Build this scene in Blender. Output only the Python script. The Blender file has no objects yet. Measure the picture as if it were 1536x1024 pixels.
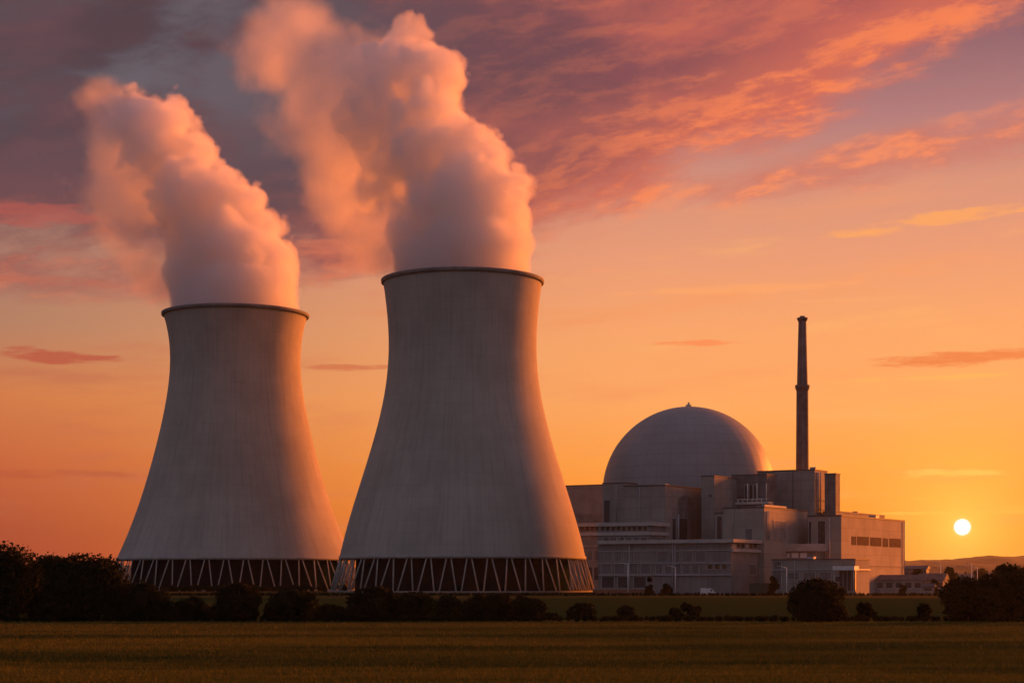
import bpy, math, random
import numpy as np
from mathutils import Vector
S = bpy.context.scene
COL = S.collection
R = math.radians
F, PX0, HOR, EYE = 2670.0, 768.0, 867.0, 6.1      # focal length in photo pixels, optical axis, horizon row, eye height

# ------------------------------------------------------------------ camera
cam = bpy.data.objects.new('camera', bpy.data.cameras.new('camera')); COL.objects.link(cam); S.camera = cam
cam.location = (0, 0, EYE); cam.rotation_euler = (R(90), 0, 0)
cam.data.sensor_width = 36; cam.data.lens = F / 1536 * 36
cam.data.shift_y = (HOR - 512) / 1536
cam.data.clip_start = 1; cam.data.clip_end = 60000
S.render.resolution_x, S.render.resolution_y = 1024, 682
S.view_settings.view_transform = 'Standard'; S.view_settings.look = 'None'
S.view_settings.exposure = 0.8; S.view_settings.gamma = 1; S.view_settings.use_curve_mapping = False
cy = S.cycles
cy.use_denoising = True; cy.max_bounces = 14; cy.diffuse_bounces = 3; cy.glossy_bounces = 2
cy.volume_bounces = 12; cy.transparent_max_bounces = 16; cy.volume_step_rate = 2.0; cy.volume_max_steps = 512
cy.use_adaptive_sampling = True; cy.adaptive_threshold = 0.02
cy.sample_clamp_indirect = 6

# ------------------------------------------------------------------ small helpers
def lin(c):
    return tuple(((v / 255) / 12.92 if v / 255 <= 0.04045 else ((v / 255 + 0.055) / 1.055) ** 2.4) for v in c) + (1,)
def wx(px, D): return (px - PX0) / F * D
def wz(py, D): return EYE + (HOR - py) / F * D

class NT:
    """short-hand for wiring node trees"""
    def __init__(s, t): s.t = t; t.nodes.clear()
    def n(s, kind, **kw):
        nd = s.t.nodes.new(kind)
        for k, v in kw.items(): setattr(nd, k, v)
        return nd
    def set(s, sock, v):
        if hasattr(v, 'is_output') or isinstance(v, bpy.types.NodeSocket): s.t.links.new(v, sock)
        elif v is not None: sock.default_value = v
    def m(s, op, a, b=None, c=None, clamp=False):
        nd = s.n('ShaderNodeMath', operation=op); nd.use_clamp = clamp
        for i, v in enumerate((a, b, c)):
            if v is not None: s.set(nd.inputs[i], v)
        return nd.outputs[0]
    def ss(s, x, a, b, lo=0.0, hi=1.0):
        nd = s.n('ShaderNodeMapRange', interpolation_type='SMOOTHSTEP')
        for i, v in enumerate((x, a, b, lo, hi)): s.set(nd.inputs[i], v)
        return nd.outputs[0]
    def mix(s, f, a, b, bt='MIX'):
        nd = s.n('ShaderNodeMix', data_type='RGBA', blend_type=bt); nd.clamp_factor = True
        s.set(nd.inputs[0], f); s.set(nd.inputs[6], a); s.set(nd.inputs[7], b)
        return nd.outputs[2]
    def ramp(s, x, stops, interp='LINEAR'):
        nd = s.n('ShaderNodeValToRGB'); cr = nd.color_ramp; cr.interpolation = interp
        while len(cr.elements) < len(stops): cr.elements.new(0.5)
        for e, (p, c) in zip(cr.elements, stops): e.position = p; e.color = c
        s.set(nd.inputs[0], x)
        return nd.outputs[0]
    def xyz(s, x=0.0, y=0.0, z=0.0):
        nd = s.n('ShaderNodeCombineXYZ')
        for i, v in enumerate((x, y, z)): s.set(nd.inputs[i], v)
        return nd.outputs[0]
    def sep(s, v):
        nd = s.n('ShaderNodeSeparateXYZ'); s.set(nd.inputs[0], v); return nd.outputs
    def noise(s, vec, scale=1.0, detail=4.0, rough=0.5, dist=0.0):
        nd = s.n('ShaderNodeTexNoise'); s.set(nd.inputs['Vector'], vec)
        s.set(nd.inputs['Scale'], scale); nd.inputs['Detail'].default_value = detail
        nd.inputs['Roughness'].default_value = rough; nd.inputs['Distortion'].default_value = dist
        return nd.outputs[0]
    def curve(s, x, pts):
        nd = s.n('ShaderNodeFloatCurve'); c = nd.mapping.curves[0]
        while len(c.points) < len(pts): c.points.new(0.5, 0.5)
        for p, (a, b) in zip(c.points, pts): p.location = (a, b); p.handle_type = 'AUTO'
        nd.mapping.update(); s.set(nd.inputs['Value'], x)
        return nd.outputs[0]

# ------------------------------------------------------------------ sun and sky
SUN_AZ, SUN_EL = R(46), R(9)
sl = bpy.data.lights.new('sun', 'SUN'); sl.energy = 4.5; sl.color = (1.0, 0.215, 0.025); sl.angle = R(13)
so = bpy.data.objects.new('sun', sl); COL.objects.link(so)
sd = Vector((math.sin(SUN_AZ) * math.cos(SUN_EL), math.cos(SUN_AZ) * math.cos(SUN_EL), math.sin(SUN_EL)))
so.rotation_euler = sd.to_track_quat('Z', 'Y').to_euler()

W = bpy.data.worlds.new('World'); S.world = W; W.use_nodes = True
def build_sky():
    t = NT(W.node_tree)
    d = t.n('ShaderNodeTexCoord').outputs['Generated']
    x, y, z = t.sep(d)
    az = t.m('ARCTAN2', x, y); el = t.m('ARCSINE', z)
    E = lambda py: (HOR - py) / F
    # clear sky: one elevation ramp for the sunset side, one for the side away from it
    def er(stops): return t.ramp(t.m('MULTIPLY', el, 2.0), [(max(0, 2 * E(p)), lin(c)) for p, c in stops])
    right = er([(867, (250, 116, 30)), (790, (255, 142, 36)), (700, (254, 160, 68)), (600, (252, 169, 100)), (500, (248, 166, 108)), (400, (234, 157, 118)),
                (300, (214, 148, 124)), (200, (176, 124, 124)), (90, (136, 98, 108)), (-300, (104, 88, 104))])
    left = er([(867, (158, 62, 46)), (800, (166, 72, 52)), (700, (196, 96, 60)), (600, (208, 122, 72)), (500, (174, 126, 100)), (410, (166, 122, 106)),
               (300, (132, 98, 98)), (200, (104, 88, 96)), (60, (90, 82, 94)), (-300, (80, 78, 92))])
    base = t.mix(t.ss(az, -0.36, 0.10), left, right)
    # glow round the sun
    saz = math.atan((1443.5 - PX0) / F); sel = math.atan((HOR - 790) / F * math.cos(saz))
    da = t.m('SUBTRACT', az, saz); de = t.m('SUBTRACT', el, sel)
    r2 = t.m('SQRT', t.m('ADD', t.m('MULTIPLY', da, da), t.m('MULTIPLY', de, de)))
    base = t.mix(t.m('MULTIPLY', t.m('EXPONENT', t.m('MULTIPLY', r2, -24.0)), 0.5), base, lin((255, 206, 80)))
    base = t.mix(t.m('MULTIPLY', t.m('EXPONENT', t.m('MULTIPLY', r2, -48.0)), 0.9), base, lin((255, 214, 92)))
    veil = t.noise(t.xyz(t.m('MULTIPLY', az, 7.0), t.m('SUBTRACT', t.m('MULTIPLY', el, 44.0), t.m('MULTIPLY', az, 3.0)), 21.0), 1.0, 8, 0.6)
    base = t.mix(t.m('MULTIPLY', t.ss(el, 0.24, 0.17), t.ss(veil, 0.50, 0.74, 0.0, 0.6)), base, t.mix(t.ss(az, -0.30, 0.16), lin((186, 100, 78)), lin((252, 158, 96))))
    base = t.mix(t.m('MULTIPLY', t.ss(el, 0.24, 0.17), t.ss(veil, 0.44, 0.28, 0.0, 0.45)), base, t.mix(t.ss(az, -0.30, 0.16), lin((186, 134, 104)), lin((255, 184, 108))))
    # ---- cloud deck: anisotropic streaks tilted up to the right
    def rot(deg):
        c_, s_ = math.cos(R(deg)), math.sin(R(deg))
        return t.m('ADD', t.m('MULTIPLY', az, c_), t.m('MULTIPLY', el, s_)), t.m('SUBTRACT', t.m('MULTIPLY', el, c_), t.m('MULTIPLY', az, s_))
    warp = t.m('MULTIPLY', t.m('SUBTRACT', t.noise(t.xyz(t.m('MULTIPLY', az, 9.0), t.m('MULTIPLY', el, 16.0), 7.0), 1.0, 3, 0.5), 0.5), 0.018)
    def streak(deg, du, dv, su, sv, detail, rough, dist=0.0, seed=0.0):
        u, v = rot(deg)
        v = t.m('ADD', v, warp)
        return t.noise(t.xyz(t.m('MULTIPLY', t.m('ADD', u, du), su), t.m('MULTIPLY', t.m('ADD', v, dv), sv), seed), 1.0, detail, rough, dist)
    n1 = streak(9, 0, 0, 11, 36, 10, 0.68, 0.0)
    n1s = streak(9, 0.003, -0.008, 11, 36, 10, 0.68, 0.0)      # the same field a step towards the sun
    n2 = streak(14, 0, 0, 4.6, 13, 6, 0.58, 0.0, 4.2)
    n4 = streak(4, 0, 0, 6.5, 19, 8, 0.62, 0.2, 11.0)
    a01 = t.m('ADD', t.m('MULTIPLY', az, 1.6), 0.5)             # frame is about 0.04 .. 0.96
    fx = lambda p: math.atan((p - PX0) / F) * 1.6 + 0.5
    ey = lambda p: E(p) * 2.5
    edge = t.curve(a01, [(0, ey(420)), (fx(100), ey(420)), (fx(420), ey(440)), (fx(800), ey(378)), (fx(1000), ey(290)), (fx(1200), ey(205)), (fx(1400), ey(118)), (fx(1536), ey(72)), (1, ey(60))])
    h = t.m('SUBTRACT', el, t.m('DIVIDE', edge, 2.5))          # height over the deck's lower edge
    cov = t.m('ADD', t.m('MULTIPLY', h, 24.0), t.m('MULTIPLY', t.m('SUBTRACT', n1, 0.5), 2.0))
    cov = t.m('ADD', cov, t.m('MULTIPLY', t.m('SUBTRACT', n2, 0.5), 2.2))
    deck = t.ss(cov, -0.35, 0.45)
    # second, thinner bank below it on the right
    mid = t.curve(a01, [(0, ey(430)), (fx(500), ey(400)), (fx(760), ey(322)), (fx(1050), ey(298)), (fx(1250), ey(272)), (fx(1480), ey(240)), (1, ey(225))])
    hb = t.m('MULTIPLY', t.m('SUBTRACT', el, t.m('DIVIDE', mid, 2.5)), 1 / 0.017)
    bank = t.m('SUBTRACT', 0.55, t.m('MULTIPLY', hb, hb))
    bank = t.m('ADD', bank, t.m('MULTIPLY', t.m('SUBTRACT', n1, 0.5), 3.4))
    bank = t.ss(bank, -0.3, 1.0, 0.0, 0.85)
    lit = t.ss(t.m('SUBTRACT', n1, n1s), -0.05, 0.12)          # clouds catch the sun on the side facing it
    low = t.ss(t.m('ADD', h, t.m('MULTIPLY', t.m('SUBTRACT', n2, 0.5), -0.10)), 0.062, 0.0)   # and most at the deck's lower edge
    sunny = t.ss(az, -0.28, 0.14)
    body = t.ramp(a01, [(fx(0), lin((74, 69, 77))), (fx(500), lin((88, 70, 78))), (fx(850), lin((116, 74, 82))), (fx(1150), lin((156, 84, 88))), (fx(1536), lin((156, 82, 86)))])
    body = t.mix(t.m('MULTIPLY', t.ss(n4, 0.42, 0.68), 0.75), body, t.mix(sunny, lin((112, 76, 82)), lin((204, 104, 88))))
    body = t.mix(t.m('MULTIPLY', t.ss(n2, 0.46, 0.72), 0.7), body, t.mix(sunny, lin((60, 58, 66)), lin((106, 74, 82))))
    body = t.mix(t.m('MULTIPLY', low, 0.85), body, t.mix(sunny, lin((146, 84, 80)), lin((216, 112, 90))))
    glow = t.mix(sunny, lin((184, 98, 84)), lin((252, 134, 84)))
    lf = t.m('MULTIPLY', lit, t.m('ADD', t.m('MULTIPLY', low, 0.75), t.m('MULTIPLY', sunny, 0.20)))
    dcol = t.mix(lf, body, glow)
    gap = t.m('MULTIPLY', t.m('MULTIPLY', t.ss(n4, 0.58, 0.40), t.ss(az, 0.0, -0.22)), t.ss(el, 0.2, 0.27))
    dcol = t.mix(t.m('MULTIPLY', gap, 0.8), dcol, lin((108, 101, 109)))
    bcol = t.mix(lit, t.mix(sunny, lin((160, 96, 88)), lin((204, 114, 98))), t.mix(sunny, lin((206, 116, 90)), lin((252, 142, 92))))
    skyc = t.mix(bank, base, bcol)
    skyc = t.mix(t.m('MULTIPLY', deck, 0.97), skyc, dcol)
    # thin single streaks lower down
    n3 = t.noise(t.xyz(t.m('MULTIPLY', az, 22.0), t.m('MULTIPLY', el, 130.0), 2.0), 1.0, 7, 0.65)
    for px, py, wpx, hpx, c, a, sl_ in [(1400, 352, 190, 13, (255, 170, 96), 0.75, 0.10), (1040, 519, 80, 5, (250, 140, 84), 0.75, 0.0), (1440, 548, 150, 14, (236, 128, 70), 0.85, 0.05),
                                   (1400, 575, 170, 5, (255, 186, 92), 0.6, 0.02), (1420, 715, 85, 8, (255, 200, 92), 0.95, 0.0), (1440, 750, 95, 4, (255, 190, 70), 0.7, 0.0), (1452, 771, 130, 4, (255, 200, 84), 0.7, 0.01), (1500, 765, 150, 4, (255, 186, 76), 0.5, 0.03),
                                   (1120, 440, 210, 10, (255, 170, 106), 0.55, 0.03), (60, 546, 130, 12, (186, 88, 66), 0.85, -0.02), (520, 554, 90, 7, (206, 108, 72), 0.7, 0.0),
                                   (70, 440, 150, 9, (190, 106, 84), 0.6, 0.0), (40, 345, 150, 22, (186, 92, 80), 0.6, -0.03), (500, 380, 120, 14, (222, 120, 88), 0.55, 0.0),
                                   (70, 716, 160, 8, (172, 78, 56), 0.4, 0.0), (900, 410, 40, 5, (246, 156, 112), 0.5, 0.0), (1300, 460, 120, 5, (255, 176, 110), 0.4, 0.0)]:
        a_ = t.m('SUBTRACT', az, math.atan((px - PX0) / F))
        e_ = t.m('SUBTRACT', t.m('SUBTRACT', el, E(py)), t.m('MULTIPLY', a_, sl_))
        q = t.m('ADD', t.m('POWER', t.m('ABSOLUTE', t.m('MULTIPLY', a_, F / wpx)), 2.0), t.m('POWER', t.m('ABSOLUTE', t.m('MULTIPLY', e_, F / hpx)), 2.0))
        k = t.m('SUBTRACT', t.m('ADD', 0.85, t.m('MULTIPLY', t.m('SUBTRACT', n3, 0.5), 4.6)), q)
        skyc = t.mix(t.ss(k, 0.0, 0.9, 0.0, a), skyc, lin(c))
    # away from the sunset: dull dusk
    front = t.ss(t.m('ABSOLUTE', t.m('SUBTRACT', az, 0.35)), 0.75, 1.9, 1.0, 0.0)
    dusk = t.ramp(t.m('MULTIPLY', el, 1.0), [(0.0, lin((110, 103, 108))), (0.3, lin((114, 114, 130))), (1.0, lin((110, 114, 136)))])
    up = t.ss(el, 0.5, 1.0)
    skyc = t.mix(t.m('MULTIPLY', front, t.m('SUBTRACT', 1.0, up)), dusk, skyc)
    skyc = t.mix(t.ss(el, 0.0, -0.03), skyc, lin((60, 44, 36)))
    # sun disc
    skyc = t.mix(t.ss(r2, 0.0030, 0.0068, 0.85, 0.0), skyc, (1.0, 0.72, 0.22, 1))
    skyc = t.mix(t.ss(r2, 0.0039, 0.0047, 1.0, 0.0), skyc, (1.9, 1.75, 1.35, 1))
    bg = t.n('ShaderNodeBackground'); t.set(bg.inputs[0], skyc); bg.inputs[1].default_value = 0.574
    t.t.links.new(bg.outputs[0], t.n('ShaderNodeOutputWorld').inputs[0])
build_sky()
W.cycles.sampling_method = 'MANUAL'; W.cycles.sample_map_resolution = 512

# ------------------------------------------------------------------ materials
MATS = {}
def material(name, col, rough=0.85, var=0.25, vscale=0.15, stretch=(1, 1, 1), bump=0.0, panel=None, spec=0.3, metal=0.0, extra=None):
    m = bpy.data.materials.new(name); m.use_nodes = True; t = NT(m.node_tree)
    co = t.n('ShaderNodeTexCoord').outputs['Object']
    x, y, z = t.sep(co)
    vec = t.xyz(t.m('MULTIPLY', x, stretch[0]), t.m('MULTIPLY', y, stretch[1]), t.m('MULTIPLY', z, stretch[2]))
    n = t.noise(vec, vscale, 6, 0.6)
    c = t.mix(t.ss(n, 0.3, 0.7), tuple(v * (1 - var) for v in col) + (1,), tuple(min(1, v * (1 + var)) for v in col) + (1,))
    hgt = n
    if panel:
        br = t.n('ShaderNodeTexBrick'); br.offset = panel[3] if len(panel) > 3 else 0.0
        t.set(br.inputs['Vector'], t.xyz(t.m('ADD', x, y), z, 0.0))
        br.inputs['Scale'].default_value = 1.0; br.inputs['Brick Width'].default_value = panel[0]; br.inputs['Row Height'].default_value = panel[1]
        br.inputs['Mortar Size'].default_value = panel[2]; br.inputs['Mortar Smooth'].default_value = 0.2
        br.inputs['Color1'].default_value = (1, 1, 1, 1); br.inputs['Color2'].default_value = (0.86, 0.86, 0.88, 1); br.inputs['Mortar'].default_value = (0.5, 0.48, 0.47, 1)
        c = t.mix(1.0, c, br.outputs['Color'], 'MULTIPLY')
        # rain streaks down the panels
        st = t.noise(t.xyz(t.m('ADD', x, y), t.m('MULTIPLY', z, 0.06), 3.0), 0.9, 5, 0.65)
        c = t.mix(t.ss(st, 0.5, 0.8, 0.0, 0.5), c, tuple(v * 0.55 for v in col) + (1,))
    if extra: c = extra(t, c, x, y, z)
    p = t.n('ShaderNodeBsdfPrincipled'); t.set(p.inputs['Base Color'], c)
    p.inputs['Roughness'].default_value = rough; p.inputs['Metallic'].default_value = metal; p.inputs['Specular IOR Level'].default_value = spec
    if bump:
        b = t.n('ShaderNodeBump'); b.inputs['Strength'].default_value = 0.6; b.inputs['Distance'].default_value = bump
        t.set(b.inputs['Height'], hgt); t.t.links.new(b.outputs[0], p.inputs['Normal'])
    t.t.links.new(p.outputs[0], t.n('ShaderNodeOutputMaterial').inputs[0])
    MATS[name] = m
    return m
def tower_extra(t, c, x, y, z):
    ang = t.m('ARCTAN2', y, x)
    sx, sy = t.m('COSINE', ang), t.m('SINE', ang)
    s1 = t.noise(t.xyz(t.m('MULTIPLY', sx, 34.0), t.m('MULTIPLY', sy, 34.0), t.m('MULTIPLY', z, 0.022)), 1.0, 6, 0.7)
    s2 = t.noise(t.xyz(t.m('MULTIPLY', sx, 9.0), t.m('MULTIPLY', sy, 9.0), t.m('MULTIPLY', z, 0.05)), 1.0, 5, 0.6)
    c = t.mix(t.ss(s1, 0.44, 0.74, 0.0, 0.38), c, (0.20, 0.185, 0.165, 1))
    c = t.mix(t.ss(s2, 0.5, 0.8, 0.0, 0.4), c, (0.26, 0.25, 0.225, 1))
    wn = t.n('ShaderNodeTexWhiteNoise', noise_dimensions='2D')
    t.set(wn.inputs['Vector'], t.xyz(t.m('FLOOR', t.m('MULTIPLY', ang, 36 / (2 * math.pi))), t.m('FLOOR', t.m('MULTIPLY', z, 1 / 5.2))))
    c = t.mix(t.m('MULTIPLY', wn.outputs['Value'], 0.13), c, (0.24, 0.225, 0.20, 1))
    lift = t.m('FRACT', t.m('MULTIPLY', z, 1 / 5.2))
    c = t.mix(t.ss(t.m('ABSOLUTE', t.m('SUBTRACT', lift, 0.5)), 0.47, 0.5, 0.0, 0.22), c, (0.16, 0.15, 0.14, 1))
    return c
M_TOWER = material('weathered_shell_concrete', (0.42, 0.39, 0.34), 0.9, 0.12, 0.04, extra=tower_extra)
M_RIM = material('rim_concrete', (0.20, 0.19, 0.185), 0.8, 0.2, 0.3)
M_LEG = material('leg_concrete', (0.36, 0.34, 0.31), 0.8, 0.15, 0.4)
M_INSHADE = material('interior_shade', (0.005, 0.014, 0.018), 1.0, 0.4, 0.3, (1, 1, 0.2), spec=0.0)  # near-black colour stands for the shade behind the tower legs
M_CONC = material('panel_concrete', (0.31, 0.285, 0.255), 0.85, 0.14, 0.12, panel=(6.0, 4.2, 0.06))
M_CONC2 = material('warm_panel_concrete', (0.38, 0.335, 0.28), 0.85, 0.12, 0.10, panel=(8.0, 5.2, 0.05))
M_CLAD = material('grey_sheet_cladding', (0.235, 0.22, 0.21), 0.6, 0.12, 0.2, panel=(2.4, 9.0, 0.05))
M_DARKW = material('dark_plant_wall', (0.17, 0.16, 0.155), 0.8, 0.25, 0.2, panel=(3.0, 3.0, 0.07))
M_PALE = material('pale_fascia', (0.45, 0.405, 0.37), 0.7, 0.12, 0.3)
M_TRIM = material('dark_roof_trim', (0.09, 0.08, 0.08), 0.7, 0.2, 0.3)
M_GLASS = material('dark_glazing', (0.03, 0.033, 0.036), 0.45, 0.3, 0.4, spec=0.5)
M_PANE = material('brown_glazing', (0.13, 0.085, 0.06), 0.9, 0.2, 0.4, spec=0.03)
M_DIM = material('dim_glazing', (0.17, 0.16, 0.16), 0.6, 0.15, 0.4)
M_DOME = material('dome_metal_sheet', (0.27, 0.26, 0.275), 0.6, 0.12, 0.08, metal=0.0)
M_STACK = material('stack_brick', (0.19, 0.135, 0.125), 0.9, 0.2, 0.3, panel=(1.2, 0.6, 0.03, 0.5))
M_STEEL = material('painted_steel', (0.42, 0.41, 0.42), 0.5, 0.15, 0.5)
M_SUNBRICK = material('sun_tinted_brick', (0.34, 0.15, 0.09), 0.9, 0.2, 0.5, panel=(0.5, 0.2, 0.02, 0.5))  # red-brown paints warm sunlight into the wall colour
M_GREENP = material('dark_green_paint', (0.05, 0.075, 0.05), 0.6, 0.2, 0.8)
M_WHITE = material('white_paint', (0.75, 0.72, 0.68), 0.5, 0.08, 0.5)
M_TYRE = material('tyre_rubber', (0.02, 0.02, 0.02), 0.9, 0.2, 1.0)
M_ROOF = material('slate_roof', (0.13, 0.10, 0.09), 0.85, 0.25, 0.5)
M_BARK = material('bark', (0.07, 0.05, 0.035), 0.95, 0.3, 1.5, (1, 1, 0.3))
M_HILL = material('hill_fields_haze_tint', (0.045, 0.030, 0.018), 0.95, 0.5, 0.006, (1, 0.4, 3))  # the reddish tone paints dusk haze into the hills
def leaf_mat(name, a, b, field=False):
    m = bpy.data.materials.new(name); m.use_nodes = True; t = NT(m.node_tree)
    co = t.n('ShaderNodeTexCoord').outputs['Object']
    n = t.noise(co, 0.55, 3, 0.6)
    if field:
        x, y, z = t.sep(co)
        n = t.noise(t.xyz(t.m('MULTIPLY', x, 0.012), t.m('MULTIPLY', y, 0.05), 0.0), 1.0, 6, 0.6)
    c = t.mix(t.ss(n, 0.35, 0.65), a + (1,), b + (1,))
    p = t.n('ShaderNodeBsdfPrincipled'); t.set(p.inputs['Base Color'], c); p.inputs['Roughness'].default_value = 0.8; p.inputs['Specular IOR Level'].default_value = 0.05
    tr = t.n('ShaderNodeBsdfTranslucent'); t.set(tr.inputs[0], c)
    mx = t.n('ShaderNodeMixShader'); mx.inputs[0].default_value = 0.15
    t.t.links.new(p.outputs[0], mx.inputs[1]); t.t.links.new(tr.outputs[0], mx.inputs[2])
    t.t.links.new(mx.outputs[0], t.n('ShaderNodeOutputMaterial').inputs[0])
    return m
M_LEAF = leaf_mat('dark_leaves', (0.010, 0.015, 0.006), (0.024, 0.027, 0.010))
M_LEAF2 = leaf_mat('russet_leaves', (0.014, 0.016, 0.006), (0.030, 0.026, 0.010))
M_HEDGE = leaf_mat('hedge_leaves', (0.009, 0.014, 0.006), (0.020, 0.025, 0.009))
M_GRASS = leaf_mat('dry_grass', (0.145, 0.125, 0.020), (0.040, 0.058, 0.013), True)

def ground_mat():
    m = bpy.data.materials.new('ground_cover'); m.use_nodes = True; t = NT(m.node_tree)
    co = t.n('ShaderNodeTexCoord').outputs['Object']
    x, y, z = t.sep(co)
    n1 = t.noise(t.xyz(t.m('MULTIPLY', x, 0.012), t.m('MULTIPLY', y, 0.05), 0.0), 1.0, 6, 0.6)
    n2 = t.noise(t.xyz(t.m('MULTIPLY', x, 0.5), t.m('MULTIPLY', y, 0.8), 0.0), 1.0, 5, 0.65)
    n3 = t.noise(t.xyz(t.m('MULTIPLY', x, 0.008), t.m('MULTIPLY', y, 0.022), 5.0), 1.0, 4, 0.5)
    dry = t.mix(n2, (0.062, 0.046, 0.014, 1), (0.12, 0.078, 0.022, 1))
    green = t.mix(n2, (0.014, 0.028, 0.010, 1), (0.030, 0.044, 0.015, 1))
    near = t.ss(y, 255, 262)                                    # crop field in front, meadow beyond
    f_ = t.mix(t.ss(n1, 0.38, 0.66, 0.0, 0.6), dry, green)
    md = t.mix(t.ss(t.m('ADD', t.m('MULTIPLY', t.m('SUBTRACT', y, 555), 0.011), t.m('MULTIPLY', t.m('SUBTRACT', n3, 0.5), 2.2)), -0.3, 0.5), green, dry)
    c = t.mix(near, f_, md)
    p = t.n('ShaderNodeBsdfPrincipled'); t.set(p.inputs['Base Color'], c); p.inputs['Roughness'].default_value = 1.0; p.inputs['Specular IOR Level'].default_value = 0.0
    b = t.n('ShaderNodeBump'); b.inputs['Strength'].default_value = 0.6; b.inputs['Distance'].default_value = 0.15
    t.set(b.inputs['Height'], n2); t.t.links.new(b.outputs[0], p.inputs['Normal'])
    t.t.links.new(p.outputs[0], t.n('ShaderNodeOutputMaterial').inputs[0])
    return m
M_GROUND = ground_mat()

# ------------------------------------------------------------------ mesh builder
class MB:
    def __init__(s): s.v = []; s.f = []; s.smooth = False
    def add(s, vs, fs):
        k = len(s.v); s.v.extend(vs); s.f.extend([tuple(i + k for i in f) for f in fs])
    def box(s, x0, x1, y0, y1, z0, z1):
        s.add([(x0, y0, z0), (x1, y0, z0), (x1, y1, z0), (x0, y1, z0), (x0, y0, z1), (x1, y0, z1), (x1, y1, z1), (x0, y1, z1)],
              [(0, 3, 2, 1), (4, 5, 6, 7), (0, 1, 5, 4), (1, 2, 6, 5), (2, 3, 7, 6), (3, 0, 4, 7)]); return s
    def tube(s, p, q, r0, r1=None, n=8):
        p, q = Vector(p), Vector(q); r1 = r0 if r1 is None else r1
        w = (q - p).normalized(); a = w.orthogonal().normalized(); b = w.cross(a)
        vs = []
        for c, r in ((p, r0), (q, r1)):
            for i in range(n):
                th = 2 * math.pi * i / n; vs.append(tuple(c + a * (r * math.cos(th)) + b * (r * math.sin(th))))
        s.add(vs, [(i, (i + 1) % n, n + (i + 1) % n, n + i) for i in range(n)] + [tuple(range(n))[::-1], tuple(range(n, 2 * n))]); return s
    def lathe(s, prof, n=64, cx=0, cy_=0, rib=None, closed=False, cap=False):
        vs = []; m = len(prof)
        for j, (r, z) in enumerate(prof):
            for i in range(n):
                th = 2 * math.pi * i / n; rr = r + (rib(i, j) if rib else 0)
                vs.append((cx + rr * math.cos(th), cy_ + rr * math.sin(th), z))
        fs = []
        for j in range(m if closed else m - 1):
            k = (j + 1) % m
            for i in range(n): fs.append((j * n + i, j * n + (i + 1) % n, k * n + (i + 1) % n, k * n + i))
        if cap: fs.append(tuple((m - 1) * n + i for i in range(n))); fs.append(tuple(range(n))[::-1])
        s.add(vs, fs); return s
    def prism(s, pts, y0, y1):
        """outline in x/z extruded along y"""
        n = len(pts)
        s.add([(a, y0, b) for a, b in pts] + [(a, y1, b) for a, b in pts],
              [tuple(range(n)), tuple(range(n, 2 * n))[::-1]] + [(i, n + i, n + (i + 1) % n, (i + 1) % n) for i in range(n)]); return s
    def build(s, name, m, parent=None, smooth=False):
        me = bpy.data.meshes.new(name); me.from_pydata(s.v, [], s.f); me.update()
        if smooth: me.shade_smooth()
        me.materials.append(m)
        o = bpy.data.objects.new(name, me); COL.objects.link(o)
        if parent: o.parent = parent
        return o
def tag(o, label=None, cat=None, group=None, kind=None):
    for k, v in (('label', label), ('category', cat), ('group', group), ('kind', kind)):
        if v: o[k] = v
    return o
def thing(name, loc, label, cat, group=None, rz=0):
    o = bpy.data.objects.new(name, None); COL.objects.link(o); o.location = loc; o.rotation_euler = (0, 0, rz); o.empty_display_size = 1
    return tag(o, label, cat, group)
def copy_tree(o, parent=None):
    c = o.copy(); COL.objects.link(c); c.parent = parent
    for ch in list(o.children): copy_tree(ch, c)
    return c
def np_mesh(name, v, f, m, parent=None):
    """v: (n,3) array, f: (k,4) or (k,3) index array"""
    me = bpy.data.meshes.new(name); k = f.shape[1]
    me.vertices.add(len(v)); me.vertices.foreach_set('co', np.ascontiguousarray(v, dtype=np.float32).ravel())
    me.loops.add(f.size); me.loops.foreach_set('vertex_index', np.ascontiguousarray(f, dtype=np.int32).ravel())
    me.polygons.add(len(f)); me.polygons.foreach_set('loop_start', np.arange(0, f.size, k, dtype=np.int32))
    me.update(calc_edges=True); me.validate(); me.materials.append(m)
    o = bpy.data.objects.new(name, me); COL.objects.link(o)
    if parent: o.parent = parent
    return o

# ------------------------------------------------------------------ ground and hills
g = MB(); g.add([(-7000, -900, 0), (7000, -900, 0), (7000, 7000, 0), (-7000, 7000, 0)], [(0, 1, 2, 3)])
tag(g.build('ground', M_GROUND), kind='structure')
def ridge(name, D, depth, pts, seed, rough=1.0, step=18):
    """a long ridge of hills: px/py skyline points at distance D"""
    rng = np.random.default_rng(seed)
    xs = np.arange(wx(pts[0][0], D), wx(pts[-1][0], D), step)
    zz = np.interp(xs, [wx(p[0], D) for p in pts], [wz(p[1], D) for p in pts])
    jag = np.zeros_like(xs)
    for k in (1, 2, 4, 8, 16):
        q = rng.normal(size=len(xs) // (16 // k) + 3); jag += np.interp(np.arange(len(xs)), np.arange(len(q)) * (16 // k), q) * (1.6 / k ** 0.7)
    zz = np.maximum(zz + jag * rough, 0.5)
    rows = [(-1.0, 0.0), (-0.6, 0.45), (-0.25, 0.85), (0, 1.0), (0.4, 0.7), (1.0, 0.0)]
    v = np.concatenate([np.stack([xs, np.full_like(xs, D + a * depth), zz * b - (0.3 if b == 0 else 0)], 1) for a, b in rows])
    n = len(xs); i = np.arange(n - 1)
    f = np.concatenate([np.stack([r * n + i, r * n + i + 1, (r + 1) * n + i + 1, (r + 1) * n + i], 1) for r in range(len(rows) - 1)])
    return tag(np_mesh(name, v, f, M_HILL), kind='structure')
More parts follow.
